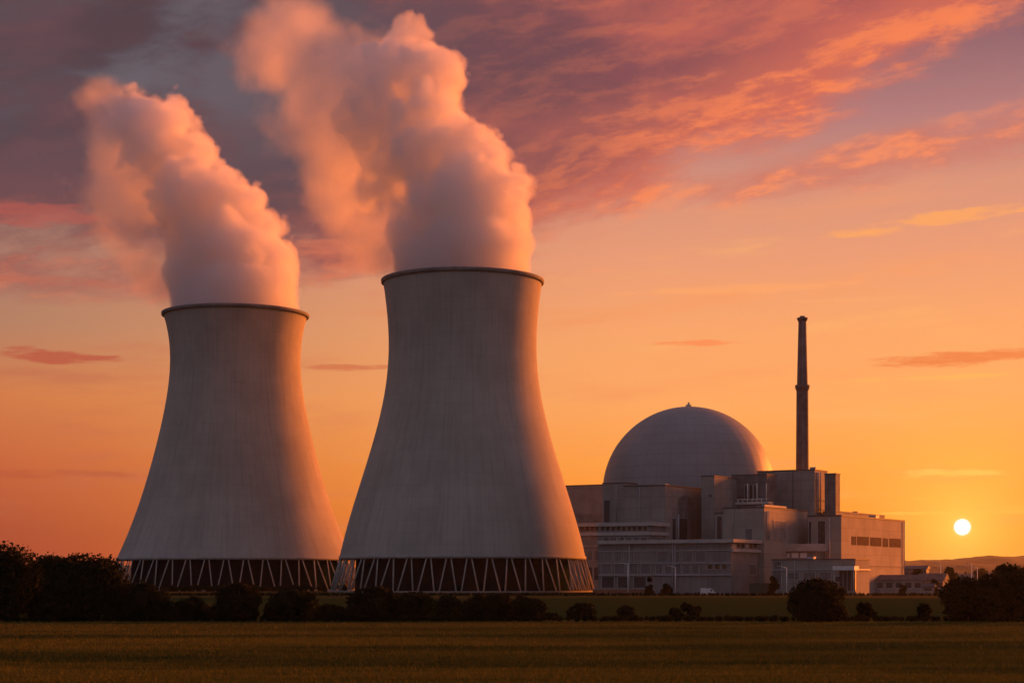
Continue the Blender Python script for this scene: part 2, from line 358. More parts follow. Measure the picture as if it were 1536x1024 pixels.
ridge('hills', 5200, 700, [(-1400, 852), (0, 850), (400, 846), (700, 852), (1000, 848), (1340, 842), (1390, 838), (1470, 834), (1540, 832), (1800, 830), (2600, 840)], 3, 2.2)
ridge('low_hills', 3300, 350, [(-1400, 858), (0, 857), (600, 858), (1100, 857), (1360, 849), (1440, 845), (1540, 841), (1900, 843), (2600, 850)], 8, 1.6, 12)

# ------------------------------------------------------------------ vegetation
def leaf_cloud(rng, centers, radii, n, size, squash=1.0, shell=0.62, floor=0.0):
    """n leaf-clump quads spread through the volume of many lobes, denser near each lobe's skin"""
    centers = np.asarray(centers, float); radii = np.asarray(radii, float)
    pick = rng.choice(len(radii), n, p=radii ** 2 / np.sum(radii ** 2))
    d = rng.normal(size=(n, 3)); d /= np.linalg.norm(d, axis=1)[:, None]
    rr = shell + (1.08 - shell) * rng.random(n) ** 0.7
    rr = np.where(rng.random(n) < 0.05, 1.02 + 0.22 * rng.random(n), rr)
    p = centers[pick] + d * (rr * radii[pick])[:, None] * np.array([1, 1, squash])
    p = p[p[:, 2] > floor]; n = len(p)
    a = rng.normal(size=(n, 3)); a /= np.linalg.norm(a, axis=1)[:, None]
    b = rng.normal(size=(n, 3)); b -= a * np.sum(a * b, 1)[:, None]; b /= np.linalg.norm(b, axis=1)[:, None]
    s = size * (0.55 + 0.9 * rng.random(n))[:, None]
    v = np.stack([p - a * s, p - b * s * 0.55, p + a * s, p + b * s * 0.55], 1).reshape(-1, 3)
    return v, np.arange(4 * n).reshape(n, 4)
def crown_lobes(rng, w, h, z0, nl):
    c, r = [], []
    for i in range(nl):
        th = rng.random() * 2 * math.pi; q = math.sqrt(rng.random()); zt = rng.random()
        prof = math.sqrt(max(0.06, 1 - 0.9 * zt * zt))
        rad = (0.15 + 0.15 * rng.random()) * min(w, h)
        c.append(((w / 2 - rad * 0.8) * q * prof * math.cos(th), (w / 2 - rad * 0.8) * q * prof * math.sin(th), z0 + rad * 0.7 + zt * (h - z0 - 1.6 * rad))); r.append(rad)
    return c, r
def plant(kind, cat, px, D, wpx, top, label, seed, leaves=5200, mat=None, size=0.22, z0=0.1, group=None, trunk=True, nl=26):
    rng = np.random.default_rng(seed)
    w = wpx / F * D * 1.12; h = wz(top, D)
    leaves = int(leaves * 1.7); nl = int(nl * 1.3)
    o = thing(kind, (wx(px, D), D, 0), label, cat, group)
    c, r = crown_lobes(rng, w, h, z0, nl)
    v, f = leaf_cloud(rng, c, r, leaves, size, floor=0.02)
    np_mesh('crown', v, f, mat or M_LEAF, o)
    t = MB()
    tr = max(0.05, h * 0.02)
    lean = (rng.random() - 0.5) * 0.5
    t.tube((0, 0, -0.1), (lean, 0, h * 0.45), tr * 1.5, tr, 8)
    for i in range(5 if h > 3 else 3):
        k = c[rng.integers(len(c))]; t.tube((lean * 0.7, 0, h * (0.15 + 0.05 * i)), k, tr * 0.7, tr * 0.2, 6)
    t.build('trunk' if kind == 'tree' else 'stem', M_BARK, o)
    return o
HT = 'trees at the left field edge'
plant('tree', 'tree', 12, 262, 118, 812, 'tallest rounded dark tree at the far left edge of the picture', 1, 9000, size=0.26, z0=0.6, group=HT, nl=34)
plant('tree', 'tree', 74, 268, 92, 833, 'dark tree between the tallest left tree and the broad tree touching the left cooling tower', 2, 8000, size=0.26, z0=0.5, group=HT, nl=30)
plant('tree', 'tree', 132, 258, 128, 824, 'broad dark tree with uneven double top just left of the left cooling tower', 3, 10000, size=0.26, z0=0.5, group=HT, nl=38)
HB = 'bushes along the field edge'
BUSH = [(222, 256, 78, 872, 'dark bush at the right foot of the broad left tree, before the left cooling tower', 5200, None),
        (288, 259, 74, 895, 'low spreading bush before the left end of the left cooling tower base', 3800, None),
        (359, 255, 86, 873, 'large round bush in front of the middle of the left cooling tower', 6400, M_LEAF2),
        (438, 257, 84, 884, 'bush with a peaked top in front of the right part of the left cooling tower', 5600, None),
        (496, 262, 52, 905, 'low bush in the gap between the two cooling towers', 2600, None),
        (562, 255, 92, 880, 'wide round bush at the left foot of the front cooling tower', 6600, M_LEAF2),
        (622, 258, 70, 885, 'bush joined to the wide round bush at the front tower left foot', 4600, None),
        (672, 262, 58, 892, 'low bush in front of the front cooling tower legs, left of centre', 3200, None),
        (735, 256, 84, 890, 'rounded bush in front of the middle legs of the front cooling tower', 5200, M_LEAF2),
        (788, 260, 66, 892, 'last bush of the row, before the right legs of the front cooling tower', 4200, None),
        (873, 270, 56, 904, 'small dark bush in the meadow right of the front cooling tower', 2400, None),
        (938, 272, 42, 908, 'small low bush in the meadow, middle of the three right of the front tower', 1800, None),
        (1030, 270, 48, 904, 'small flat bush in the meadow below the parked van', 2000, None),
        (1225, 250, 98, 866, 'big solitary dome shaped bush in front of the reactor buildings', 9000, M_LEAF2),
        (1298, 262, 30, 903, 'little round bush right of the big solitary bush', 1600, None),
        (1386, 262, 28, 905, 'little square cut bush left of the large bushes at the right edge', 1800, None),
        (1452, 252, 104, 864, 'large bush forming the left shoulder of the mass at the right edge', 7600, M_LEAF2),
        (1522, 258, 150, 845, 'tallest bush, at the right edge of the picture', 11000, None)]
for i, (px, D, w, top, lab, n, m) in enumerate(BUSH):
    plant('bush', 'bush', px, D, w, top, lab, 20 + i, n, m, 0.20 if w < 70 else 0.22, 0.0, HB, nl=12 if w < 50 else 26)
def hedge(px0, px1, D, h, depth, label, seed, n, size, mat=M_HEDGE):
    rng = np.random.default_rng(seed)
    x0, x1 = wx(px0, D), wx(px1, D); L = x1 - x0
    o = thing('hedge', ((x0 + x1) / 2, D, 0), label, 'hedge', 'long low hedges')
    k = int(L / (h * 0.7))
    c = [(-L / 2 + L * (i + rng.random()) / k, (rng.random() - 0.5) * depth, h * (0.35 + 0.2 * rng.random())) for i in range(k)]
    r = [h * (0.35 + 0.2 * rng.random()) for _ in range(k)]
    v, f = leaf_cloud(rng, c, r, n, size, floor=0.0, shell=0.3)
    np_mesh('foliage', v, f, mat, o)
    return o
hedge(-80, 1640, 253, 0.85, 1.6, 'long low dark hedge between the brown field and the meadow', 50, 42000, 0.13)
hedge(-60, 1640, 628, 1.1, 2.0, 'thin dark hedge line between the meadow and the power plant grounds', 51, 26000, 0.26)
hedge(200, 520, 832, 3.0, 3.0, 'dark hedge in front of the left cooling tower legs', 52, 9000, 0.5)

hedge(-90, 470, 259, 2.2, 3.0, 'dark undergrowth filling the foot of the left trees and bushes', 53, 26000, 0.22)
hedge(470, 840, 260, 1.3, 2.5, 'dark undergrowth between the bushes in front of the front cooling tower', 54, 16000, 0.18)
def grass():
    rng = np.random.default_rng(5); n = 300000
    D = 1 / (1 / 250 + rng.random(n) * (1 / 96 - 1 / 250)); x = (rng.random(n) - 0.5) * (D * 0.62 + 14)
    pn = np.sin(x * 0.23 + D * 0.41) * np.sin(x * 0.11 - D * 0.77) + np.sin(D * 1.9 + np.sin(x * 0.2))
    h = (0.07 + 0.17 * rng.random(n)) * (1 + 0.30 * pn); w = 0.02 + 0.00018 * D
    th = rng.random(n) * math.pi; lx, ly = rng.normal(0, 0.10, n), rng.normal(0, 0.10, n)
    a = np.stack([x - np.cos(th) * w, D - np.sin(th) * w, np.zeros(n)], 1); b = np.stack([x + np.cos(th) * w, D + np.sin(th) * w, np.zeros(n)], 1)
    c = np.stack([x + lx, D + ly, h], 1)
    tag(np_mesh('grass', np.stack([a, b, c], 1).reshape(-1, 3), np.arange(3 * n).reshape(n, 3), M_GRASS), 'tall dry brown grass covering the field in front', 'grass', kind='stuff')
grass()

def woodland():
    rng = np.random.default_rng(31); c, r = [], []
    for i in range(620):
        D = 1900 + 900 * rng.random(); px = -150 + 1900 * rng.random(); q = 3 + 5 * rng.random()
        c.append((wx(px, D), D, q * 0.7)); r.append(q)
    v, f = leaf_cloud(rng, c, r, 26000, 1.5, floor=0.1)
    tag(np_mesh('woodland', v, f, M_LEAF), 'far off dark woodland along the horizon', 'woodland', kind='stuff')
woodland()

# ------------------------------------------------------------------ cooling towers
def smooth_profile(pts, n):
    z = np.array([p[1] for p in pts]); r = np.array([p[0] for p in pts]); o = np.argsort(z); z, r = z[o], r[o]
    k = np.polyfit(z, r * r, 4)                                 # r^2 is nearly quadratic on a hyperboloid
    zz = np.linspace(z[0], z[-1], n)
    return [(math.sqrt(max(1, np.polyval(k, q))), q) for q in zz]
def tower(px, D, prof_px, base_r, label, ntop):
    o = thing('cooling_tower', (wx(px, D), D, 0), label, 'cooling tower', 'cooling towers')
    pts = [(r / F * D, wz(y, D)) for r, y in prof_px]
    P = smooth_profile(pts, 60); zt, zb = P[-1][1], P[0][1]; rt, rb = P[-1][0], P[0][0]
    prof = P + [(r - 0.7, z) for r, z in P[::-1]]
    nP = len(P)
    MB().lathe(prof, 640, rib=lambda i, j: (0.015 if (i % 4) < 1 else 0.0) if 0 < j < nP - 1 else 0.0, closed=True).build('shell', M_TOWER, o)
    MB().lathe([(rt + 0.12, zt - 1.5), (rt + 0.85, zt - 1.0), (rt + 0.95, zt + 0.25), (rt + 0.8, zt + 0.35), (rt - 0.9, zt + 0.35), (rt - 0.9, zt - 0.8)], 220, closed=True).build('rim', M_RIM, o, True)
    MB().lathe([(rb + 0.30, zb - 0.9), (rb + 0.45, zb + 0.45), (rb + 0.12, zb + 0.5), (rb - 0.9, zb + 0.4), (rb - 0.9, zb - 0.9)], 220, closed=True).build('ring_beam', M_LEG, o, True)
    N = 40
    for i in range(N):
        th = 2 * math.pi * (i + 0.5) / N; dt = 2 * math.pi / N
        for s in (-1, 1):
            ta = th + s * dt * 0.11; tb = th + s * dt * 0.39
            MB().tube(((base_r) * math.cos(tb), base_r * math.sin(tb), 0.2), ((rb - 0.2) * math.cos(ta), (rb - 0.2) * math.sin(ta), zb - 0.7), 0.33, 0.28, 8).build('leg', M_LEG, o, True)
    MB().lathe([(base_r - 1.6, -0.3), (base_r + 1.3, -0.3), (base_r + 1.3, 0.7), (base_r - 1.6, 0.7)], 160, closed=True).build('basin_wall', M_CONC, o)
    MB().lathe([(rb - 7, 0.0), (rb - 7.5, zb + 2.5), (0.5, zb + 2.6)], 120).build('interior_shade_drum', M_INSHADE, o)  # near-black drum put in for the shaded interior behind the legs
    return zt, rt
Z1, R1 = tower(694, 817, [(119, 422), (113.5, 473), (110.8, 510), (111, 541), (114.3, 577), (125, 629), (140, 680), (154.5, 732), (171, 784), (184, 836)], 60.5,
      'nearer, larger grey concrete cooling tower left of the reactor dome, with the taller steam plume', 0)
Z2, R2 = tower(353.5, 921, [(106.5, 472), (99.5, 510), (97.7, 556), (100.7, 598), (109, 640), (120.7, 682), (133, 724), (150, 780), (160, 808), (175, 838)], 65,
      'farther, smaller grey concrete cooling tower on the left behind the trees', 0)

# ------------------------------------------------------------------ reactor buildings
TH = R(31); CT, ST = math.cos(TH), math.sin(TH)
PD = -25.0        # the plant's distance, tuned so that its shadows clear the front tower
class Block:
    """a block with its nearest corner at pixel pc and distance D: the shaded wall runs left to pixel pl, the sunlit wall back to pixel pr"""
    def __init__(s, name, pc, D, top, pl, pr, label, mat, z0=0.0, cat='building', trim=M_TRIM, th=0.5, group='reactor plant buildings'):
        if D < 900: D += PD
        s.D = D; s.xc = wx(pc, D); s.top = wz(top, D)
        s.w = -s.fl(pl); s.d = s.fr(pr)
        s.o = thing(name, (s.xc, D, 0), label, cat, group, -TH)
        MB().box(-s.w, 0, 0, s.d, z0, s.top).build('wall', mat, s.o)
        if trim:
            a = 0.18
            m = MB()
            m.box(-s.w - a, a, -a, 0.5, s.top + 0.003, s.top + th); m.box(-s.w - a, a, s.d - 0.5, s.d + a, s.top + 0.003, s.top + th)
            m.box(-s.w - a, -s.w + 0.5, 0.5, s.d - 0.5, s.top + 0.003, s.top + th); m.box(-0.5, a, 0.5, s.d - 0.5, s.top + 0.003, s.top + th)
            m.build('parapet', trim, s.o)
    def fl(s, px):
        k = (px - PX0) / F; return -(k * s.D - s.xc) / (-CT - k * ST)
    def fr(s, px):
        k = (px - PX0) / F; return (k * s.D - s.xc) / (ST - k * CT)
    def zl(s, x, py): return wz(py, s.D - x * ST)
    def zr(s, y, py): return wz(py, s.D + y * CT)
    def win_l(s, px0, px1, y0, y1, mat=M_GLASS, name='window', frame=True, out=0.06):
        x0, x1 = s.fl(px0), s.fl(px1); xm = (x0 + x1) / 2; z1, z0 = s.zl(xm, y0), s.zl(xm, y1)
        o = MB().box(x0, x1, -out, 0.3, z0, z1).build(name, mat, s.o)
        if frame:
            m = MB(); f = 0.16
            m.box(x0 - f, x1 + f, -out - 0.12, 0.1, z1, z1 + f); m.box(x0 - f, x1 + f, -out - 0.2, 0.1, z0 - f, z0)
            m.box(x0 - f, x0, -out - 0.12, 0.1, z0, z1); m.box(x1, x1 + f, -out - 0.12, 0.1, z0, z1)
            m.build('frame', M_STEEL, o)
        return o
    def win_r(s, px0, px1, y0, y1, mat=M_PANE, name='window', frame=True, out=0.06):
        a, b = s.fr(px0), s.fr(px1); ym = (a + b) / 2; z1, z0 = s.zr(ym, y0), s.zr(ym, y1)
        o = MB().box(-0.3, out, a, b, z0, z1).build(name, mat, s.o)
        if frame:
            m = MB(); f = 0.16
            m.box(-0.1, out + 0.12, a - f, b + f, z1, z1 + f); m.box(-0.1, out + 0.2, a - f, b + f, z0 - f, z0)
            m.box(-0.1, out + 0.12, a - f, a, z0, z1); m.box(-0.1, out + 0.12, b, b + f, z0, z1)
            m.build('frame', M_STEEL, o)
        return o
    def band(s, y0, y1, out=0.5, mat=M_PALE, name='fascia', left=True, right=True):
        """a projecting strip running round the two visible walls"""
        z1, z0 = wz(y0, s.D), wz(y1, s.D); m = MB()
        if left: m.box(-s.w - 0.1, out if right else 0, -out, -0.003, z0, z1)
        if right: m.box(0.003, out, 0 if left else -0.1, s.d + 0.1, z0, z1)
        m.build(name, mat, s.o)
    def rows_l(s, px0, px1, y0, y1, n, mat=M_GLASS):
        e = (px1 - px0) / n
        for i in range(n): s.win_l(px0 + e * i + e * 0.12, px0 + e * (i + 1) - e * 0.12, y0, y1, mat)
    def pipe_r(s, px, y0, y1, r=0.25, name='pipe', mat=M_STEEL):
        y = s.fr(px); MB().tube((0.45, y, s.zr(y, y1)), (0.45, y, s.zr(y, y0)), r).build(name, mat, s.o, True)
    def pipe_l(s, px, y0, y1, r=0.25, name='pipe', mat=M_STEEL):
        x = s.fl(px); MB().tube((x, -0.45, s.zl(x, y1)), (x, -0.45, s.zl(x, y0)), r).build(name, mat, s.o, True)
    def roofbox(s, fx, fy, w, d, h, name='roof_vent', mat=M_STEEL):
        x, y = -s.w * fx, s.d * fy
        MB().box(x - w / 2, x + w / 2, y - d / 2, y + d / 2, s.top + 0.01, s.top + h).box(x - w / 2 - 0.2, x + w / 2 + 0.2, y - d / 2 - 0.2, y + d / 2 + 0.2, s.top + h + 0.003, s.top + h + 0.25).build(name, mat, s.o)

# containment dome
DD = 770
dome = thing('reactor_dome', (wx(1033, DD), DD, 0), 'large grey hemispherical reactor containment dome between the front cooling tower and the slim stack', 'dome')
DR = 129.0 / F * DD; zc = wz(739, DD)
def dome_extra(t, c, x, y, z):
    ang = t.m('ARCTAN2', y, x); zz = t.m('SUBTRACT', z, zc)
    e = t.m('ARCSINE', t.m('DIVIDE', zz, DR * 1.02))
    s1 = t.m('ABSOLUTE', t.m('SUBTRACT', t.m('FRACT', t.m('MULTIPLY', ang, 40 / (2 * math.pi))), 0.5))
    s2 = t.m('ABSOLUTE', t.m('SUBTRACT', t.m('FRACT', t.m('MULTIPLY', e, 7.5)), 0.5))
    k = t.m('MAXIMUM', t.ss(s1, 0.47, 0.495), t.ss(s2, 0.465, 0.49))
    return t.mix(t.m('MULTIPLY', k, 0.42), c, (0.12, 0.115, 0.12, 1))
M_DOME2 = material('dome_sheet_seams', (0.29, 0.28, 0.275), 0.55, 0.10, 0.06, extra=dome_extra)
MB().lathe([(DR * math.cos(a), zc + DR * math.sin(a)) for a in np.linspace(0, math.pi / 2 - 0.004, 60)], 160, rib=lambda i, j: 0.06 if i % 4 == 0 else 0).build('dome_shell', M_DOME2, dome, True)
MB().lathe([(DR, 0), (DR, zc)], 160).build('drum', M_CONC, dome, True)
MB().lathe([(1.3, zc + DR - 0.3), (1.3, zc + DR + 0.8), (0.5, zc + DR + 1.0), (0.4, zc + DR + 1.9), (0.02, zc + DR + 2.0)], 16).build('finial', M_PALE, dome, True)

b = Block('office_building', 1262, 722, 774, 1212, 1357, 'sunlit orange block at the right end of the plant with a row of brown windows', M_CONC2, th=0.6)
for p in ((1277, 1284), (1285.5, 1303), (1305, 1322), (1324, 1332), (1334, 1351)): b.win_r(p[0], p[1], 804 + (p[0] - 1277) * 0.06, 817 + (p[0] - 1277) * 0.06, frame=False)
b.win_l(1227, 1238, 781, 836); b.win_l(1213.5, 1217, 782, 816); b.pipe_l(1245, 776, 880, 0.2); b.pipe_r(1355, 782, 880, 0.2)
b.roofbox(0.5, 0.75, 3, 4, 2.0)
b.band(846, 848, 0.25, M_CONC2, 'ledge', left=False)
b = Block('roof_house', 1258, 752, 767.5, 1235, 1327, 'long low penthouse on the roof of the sunlit orange block', M_CONC, z0=wz(774, 722 + PD) + 0.7, th=0.4)
b.roofbox(0.4, 0.5, 2, 3, 0.9)
b = Block('machine_hall', 1222, 750, 705, 1136, 1241, 'tall grey windowless block beneath the slim stack with a narrow sunlit end wall', M_CONC)
for px in (1226, 1229): b.pipe_r(px, 708, 770, 0.3)
b.band(748, 749.2, 0.3, M_CONC, 'ledge', left=False); b.band(762, 763.2, 0.3, M_CONC, 'ledge', left=False)
b.roofbox(0.12, 0.5, 2.5, 3, 1.4); b.pipe_l(1190, 707, 770, 0.12, 'lightning_cable', M_TRIM)
b = Block('stair_tower', 1253.5, 748, 711, 1237, 1260, 'narrow stair tower with a sunlit edge, right of the tall windowless block', M_DARKW)
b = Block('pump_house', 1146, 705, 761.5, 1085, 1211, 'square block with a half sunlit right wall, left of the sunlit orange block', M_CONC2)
m = MB().box(-0.6, 0.5, -0.5, b.fr(1178), b.top + 0.55, b.top + 1.3).build('roof_canopy', M_PALE, b.o)
b.win_r(1160, 1178, 781, 809, M_CONC, 'door', True, 0.1); b.pipe_r(1149.5, 766, 808, 0.22); b.pipe_r(1152, 766, 808, 0.22)
b.win_l(1118, 1129, 793, 809, M_DARKW, 'door'); b.pipe_l(1100, 764, 808, 0.15); b.roofbox(0.5, 0.4, 3, 3, 1.2)
b = Block('turbine_hall', 998, 716, 728, 936, 1072, 'wide plain block in front of the dome with arched shading painted as a dark panel and slit door', M_CONC, trim=M_TRIM, th=0.45)
y_ = b.fr(1017); yb = b.fr(1040)
ar = [(0.10, 0.0)]
m = MB(); q = [(y_, b.zr(y_, 812))]
for a in np.linspace(math.pi, 0, 13): q.append(((y_ + yb) / 2 + (yb - y_) / 2 * math.cos(a), b.zr(y_, 752) + 2.6 * math.sin(a)))
q.append((yb, b.zr(y_, 812)))
m.add([(-0.2, p, z) for p, z in q] + [(0.08, p, z) for p, z in q], [tuple(range(len(q), 2 * len(q)))] + [(i, i + 1, len(q) + i + 1, len(q) + i) for i in range(len(q) - 1)])
m.build('arched_shade_panel', M_DARKW, b.o)  # dark raised panel painted for the round-topped shading on this wall
b.win_r(1018, 1031, 777, 811, M_GLASS, 'door', True, 0.16); b.win_r(1009, 1013, 778, 811, M_GLASS, 'door', False, 0.1); b.pipe_r(1016, 771, 811, 0.4)
b.pipe_l(960, 730, 782, 0.12); b.roofbox(0.3, 0.2, 3, 3, 0.9)
b = Block('annex_building', 938, 742, 724.5, 904, 956, 'narrow block at the left foot of the dome with a dark vertical slit', M_CONC, th=0.45)
b.win_l(906, 915, 750, 783); b.pipe_l(925, 727, 782, 0.15)
b = Block('far_hall', 906, 1120, 727.5, 800, 960, 'far grey hall seen in the gap between the front cooling tower and the dome', M_CLAD, th=0.7)
b.band(770, 784, 0.4, M_DARKW, 'lower_wall', right=False)
b = Block('service_block', 1071.5, 728, 714, 1052, 1112, 'slim grey block right of the dome centre, above the arched shade panel', M_CONC, th=0.4)
b.win_l(1076 - 14, 1069, 740, 746, M_DARKW)
b = Block('link_block', 1090, 714, 770, 1072, 1110, 'low linking block with a tall dark slit between the arched block and the square block', M_CONC, th=0.4)
b.win_l(1075.5, 1083, 774, 810)
b = Block('plant_room', 1150, 740, 712, 1098, 1165, 'dark recessed plant room right of the dome, behind the white railed balcony', M_DARKW, th=0.5)
for px in (1117, 1124, 1131): b.win_l(px, px + 5, 727, 749, M_GLASS)
# balcony
Db = 703
bal = thing('balcony', (wx(1130, Db), Db, wz(756, Db)), 'pale balcony slab with thin white posts in front of the dark plant room', 'balcony', None, -TH)
MB().box(-7.0, 7.0, -1.5, 3.0, 0, 0.9).build('slab', M_PALE, bal)
for i in range(7): MB().tube((-6 + 2 * i, -1.2, 0.9), (-6 + 2 * i, -1.2, 8.2 if i in (2, 4, 6) else 2.0), 0.14).build('post', M_WHITE, bal, True)
MB().tube((-6.9, -1.2, 2.0), (6.9, -1.2, 2.0), 0.1).build('rail', M_WHITE, bal, True)
MB().box(-6.0, 7.0, -0.4, 2.5, -6, 0).build('support_wall', M_DARKW, bal)

for nm, pc, D_, pl, pr, lab in (('terrace_building', 975, 705, 897, 1001, 'stepped block with two pale projecting roof bands in front of the dome, left end'),
                            ('far_terrace', 960, 1060, 800, 1001, 'far block with two pale roof bands, seen through the gap beside the front cooling tower')):
    b = Block(nm, pc, D_, 782.5, pl, pr, lab, M_CLAD, trim=None)
    k_ = D_ / 705
    b.band(782.5, 788, 1.2 * k_); b.band(797, 802, 0.7 * k_); b.band(817, 818.2, 0.4, M_PALE, 'ledge', right=False)
    if D_ < 800:
        b.rows_l(900, 972, 789.5, 796, 9, M_PANE); b.rows_l(903, 972, 805.5, 815.5, 6, M_DARKW); b.pipe_l(930, 803, 816, 0.15)
    else: b.rows_l(862, 900, 789.5, 796, 5, M_PANE); b.rows_l(870, 900, 825, 840, 3, M_DARKW); b.rows_l(880, 910, 850, 870, 3, M_GLASS)
b = Block('control_building', 1097, 684, 808, 899, 1156, 'long three storey block with glazed floors and pale roof edge before the dome', M_CLAD, trim=None)
b.band(808, 813.5, 1.5, M_PALE, 'roof_edge', right=False)
z1, z0 = wz(808, 684 + PD), wz(813, 684 + PD)
MB().box(0.003, 1.5, -1.5, b.fr(1168), z0, z1).build('roof_edge', M_PALE, b.o)
b.band(822.5, 827, 1.0, M_PALE, 'fascia', left=False)
for i in range(9):
    p = 1099.5 + i * 6.2; b.win_r(p, p + 4.2, 815.5, 821.5, M_PANE if i % 3 else M_PALE, frame=False)
b.band(843, 844.5, 0.5, M_STEEL, 'ledge', right=False); b.band(824, 825, 0.4, M_STEEL, 'ledge', right=False)
b.band(861, 862.5, 0.7, M_STEEL, 'ledge', right=False)
b.rows_l(900, 978, 845.5, 860, 4, M_DIM); b.rows_l(982, 1050, 846, 860, 5, M_DIM); b.rows_l(984, 1060, 827, 842, 4, M_DIM); b.rows_l(900, 972, 864.5, 881, 3, M_GLASS)
b.rows_l(1060, 1092, 846, 853, 3, M_PANE)
b.rows_l(905, 978, 827, 841, 5, M_CLAD)
for px in (1010, 1013.5, 945): b.pipe_l(px, 812, 884, 0.22)
b.win_r(1122, 1134, 846, 862, M_DARKW, 'window'); b.win_r(1140, 1150, 844, 884, M_DARKW, 'door')
b = Block('loading_block', 1226, 718, 816, 1146, 1240, 'pale low block with an overhanging roof below the square half sunlit block', M_CLAD, trim=None)
b.band(815, 826, 1.2, M_PALE, 'roof_edge'); b.rows_l(1160, 1212, 829, 836, 4, M_WHITE)
b = Block('gatehouse', 1283, 674, 839, 1158, 1304, 'low brown single storey block behind the big solitary bush', M_CONC, th=0.4)
b.band(853, 854.5, 0.4, M_STEEL, 'ledge'); b.win_l(1160, 1172, 842, 884, M_DARKW, 'door'); b.win_l(1253, 1260, 864, 872)
b.rows_l(1178, 1250, 858, 868, 3, M_DIM); b.pipe_l(1192, 840, 884, 0.15); b.roofbox(0.6, 0.4, 3, 2, 1.0)
# portico
Dp = 641
po = thing('portico', (wx(1268, Dp), Dp, 0), 'small entrance portico with a bright white canopy and thin posts beside the big solitary bush', 'portico', None, -TH)
zt = wz(848.5, Dp)
MB().box(-4.0, 4.2, -2.2, 2.5, zt - 1.5, zt).build('canopy', M_WHITE, po)
for x in (-3.6, 3.8): MB().tube((x, -1.8, 0), (x, -1.8, zt - 1.5), 0.2).build('post', M_PALE, po, True)
MB().box(-2.8, 3.2, 1.5, 2.3, 1.6, zt - 1.5).build('door', M_GLASS, po)
for x in (-1.4, 0.2, 1.8): MB().box(x - 0.08, x + 0.08, 1.38, 1.5, 1.6, zt - 1.5).build('mullion', M_STEEL, po)
MB().box(-3.4, 3.6, 1.2, 2.4, 0, 1.6).build('plinth', M_CONC, po)

# stack
Ds = 755
st = thing('chimney', (wx(1203.5, Ds), Ds, 0), 'tall slim dark brown chimney stack with a collar half way up, right of the dome', 'chimney')
k = Ds / F / 2
MB().lathe([(19.6 * k, 0), (19.0 * k, wz(705, Ds)), (17.4 * k, wz(583, Ds))], 40).build('lower_shaft', M_STACK, st, True)
MB().lathe([(16.4 * k, wz(582.9, Ds)), (16.0 * k, wz(578, Ds)), (11.4 * k, wz(479, Ds)), (8.2 * k, wz(478.5, Ds)), (7.6 * k, wz(474, Ds)), (6.0 * k, wz(474, Ds)), (5.5 * k, wz(490, Ds))], 40).build('upper_shaft', M_STACK, st, True)
MB().lathe([(17.2 * k, wz(587, Ds)), (21 * k, wz(582, Ds)), (21.6 * k, wz(581.5, Ds)), (21.6 * k, wz(577.5, Ds)), (20.4 * k, wz(577.5, Ds)), (20.4 * k, wz(580.5, Ds)), (15 * k, wz(580.5, Ds))], 40).build('collar', M_STACK, st, True)
MB().lathe([(11.4 * k, wz(483, Ds)), (15.2 * k, wz(479.5, Ds)), (15.8 * k, wz(479.2, Ds)), (15.8 * k, wz(476.6, Ds)), (14.8 * k, wz(476.6, Ds)), (14.8 * k, wz(478.4, Ds)), (9 * k, wz(478.4, Ds))], 40).build('top_collar', M_STACK, st, True)
lad = MB()
for sx in (-0.3, 0.3): lad.tube((sx, -3.0 + 0.05, 45), (sx, -1.85, wz(480, Ds)), 0.05)
for i in range(120):
    q = i / 119; lad.tube((-0.3, -2.95 + 1.1 * q, 45 + q * (wz(480, Ds) - 45)), (0.3, -2.95 + 1.1 * q, 45 + q * (wz(480, Ds) - 45)), 0.03, n=4)
lad.build('ladder', M_STEEL, st)

# ------------------------------------------------------------------ small things in the plant grounds
w_ = thing('boundary_wall', (wx(930, 644), 644, 0), 'low boundary wall, its sunset light painted red brown, at the foot of the front cooling tower', 'wall', None, R(8))
MB().box(-10, 10.5, -0.2, 0.2, 0, 2.2).build('sun_tinted_brickwork', M_SUNBRICK, w_); MB().box(-10.1, 10.6, -0.3, 0.3, 2.203, 2.4).build('coping', M_PALE, w_)  # sunset light on the wall is painted in as red-brown
def van(px, D, label, rz):
    o = thing('van', (wx(px, D), D, 0), label, 'van', None, rz)
    MB().prism([(-2.6, 0.4), (2.5, 0.4), (2.6, 1.1), (1.9, 1.35), (1.3, 2.3), (0.9, 2.5), (-2.5, 2.6), (-2.6, 2.4)], -0.98, 0.98).build('body', M_WHITE, o)
    ws = MB(); ws.add([(1.36, -0.85, 2.25), (1.36, 0.85, 2.25), (1.93, 0.9, 1.4), (1.93, -0.9, 1.4)], [(0, 1, 2, 3)]); ws.build('windscreen', M_GLASS, o)
    for s in (-1, 1):
        MB().box(0.55, 1.25, s * 0.985 - 0.006, s * 0.985 + 0.006, 1.4, 2.1).build('side_window', M_GLASS, o)
        for x in (-1.7, 1.7):
            MB().tube((x, s * 0.75, 0.36), (x, s * 1.0, 0.36), 0.36, n=18).build('wheel', M_TYRE, o, True)
        MB().box(2.53, 2.62, s * 0.7 - 0.16, s * 0.7 + 0.16, 0.8, 1.05).build('headlight', M_STEEL, o)
    return o
van(1062, 648, 'white delivery van parked before the long glazed block', R(20))
cn = thing('container', (wx(1140, 651), 651, 0), 'dark green waste container in front of the sunlit end of the long glazed block', 'container', None, -TH)
MB().box(-3.6, 3.6, -1.2, 1.2, 0.25, 4.2).build('body', M_GREENP, cn)
mm = MB()
for i in range(13): mm.box(-3.5 + i * 0.55, -3.3 + i * 0.55, -1.28, -1.2, 0.4, 4.1)
mm.build('ribs', M_GREENP, cn)
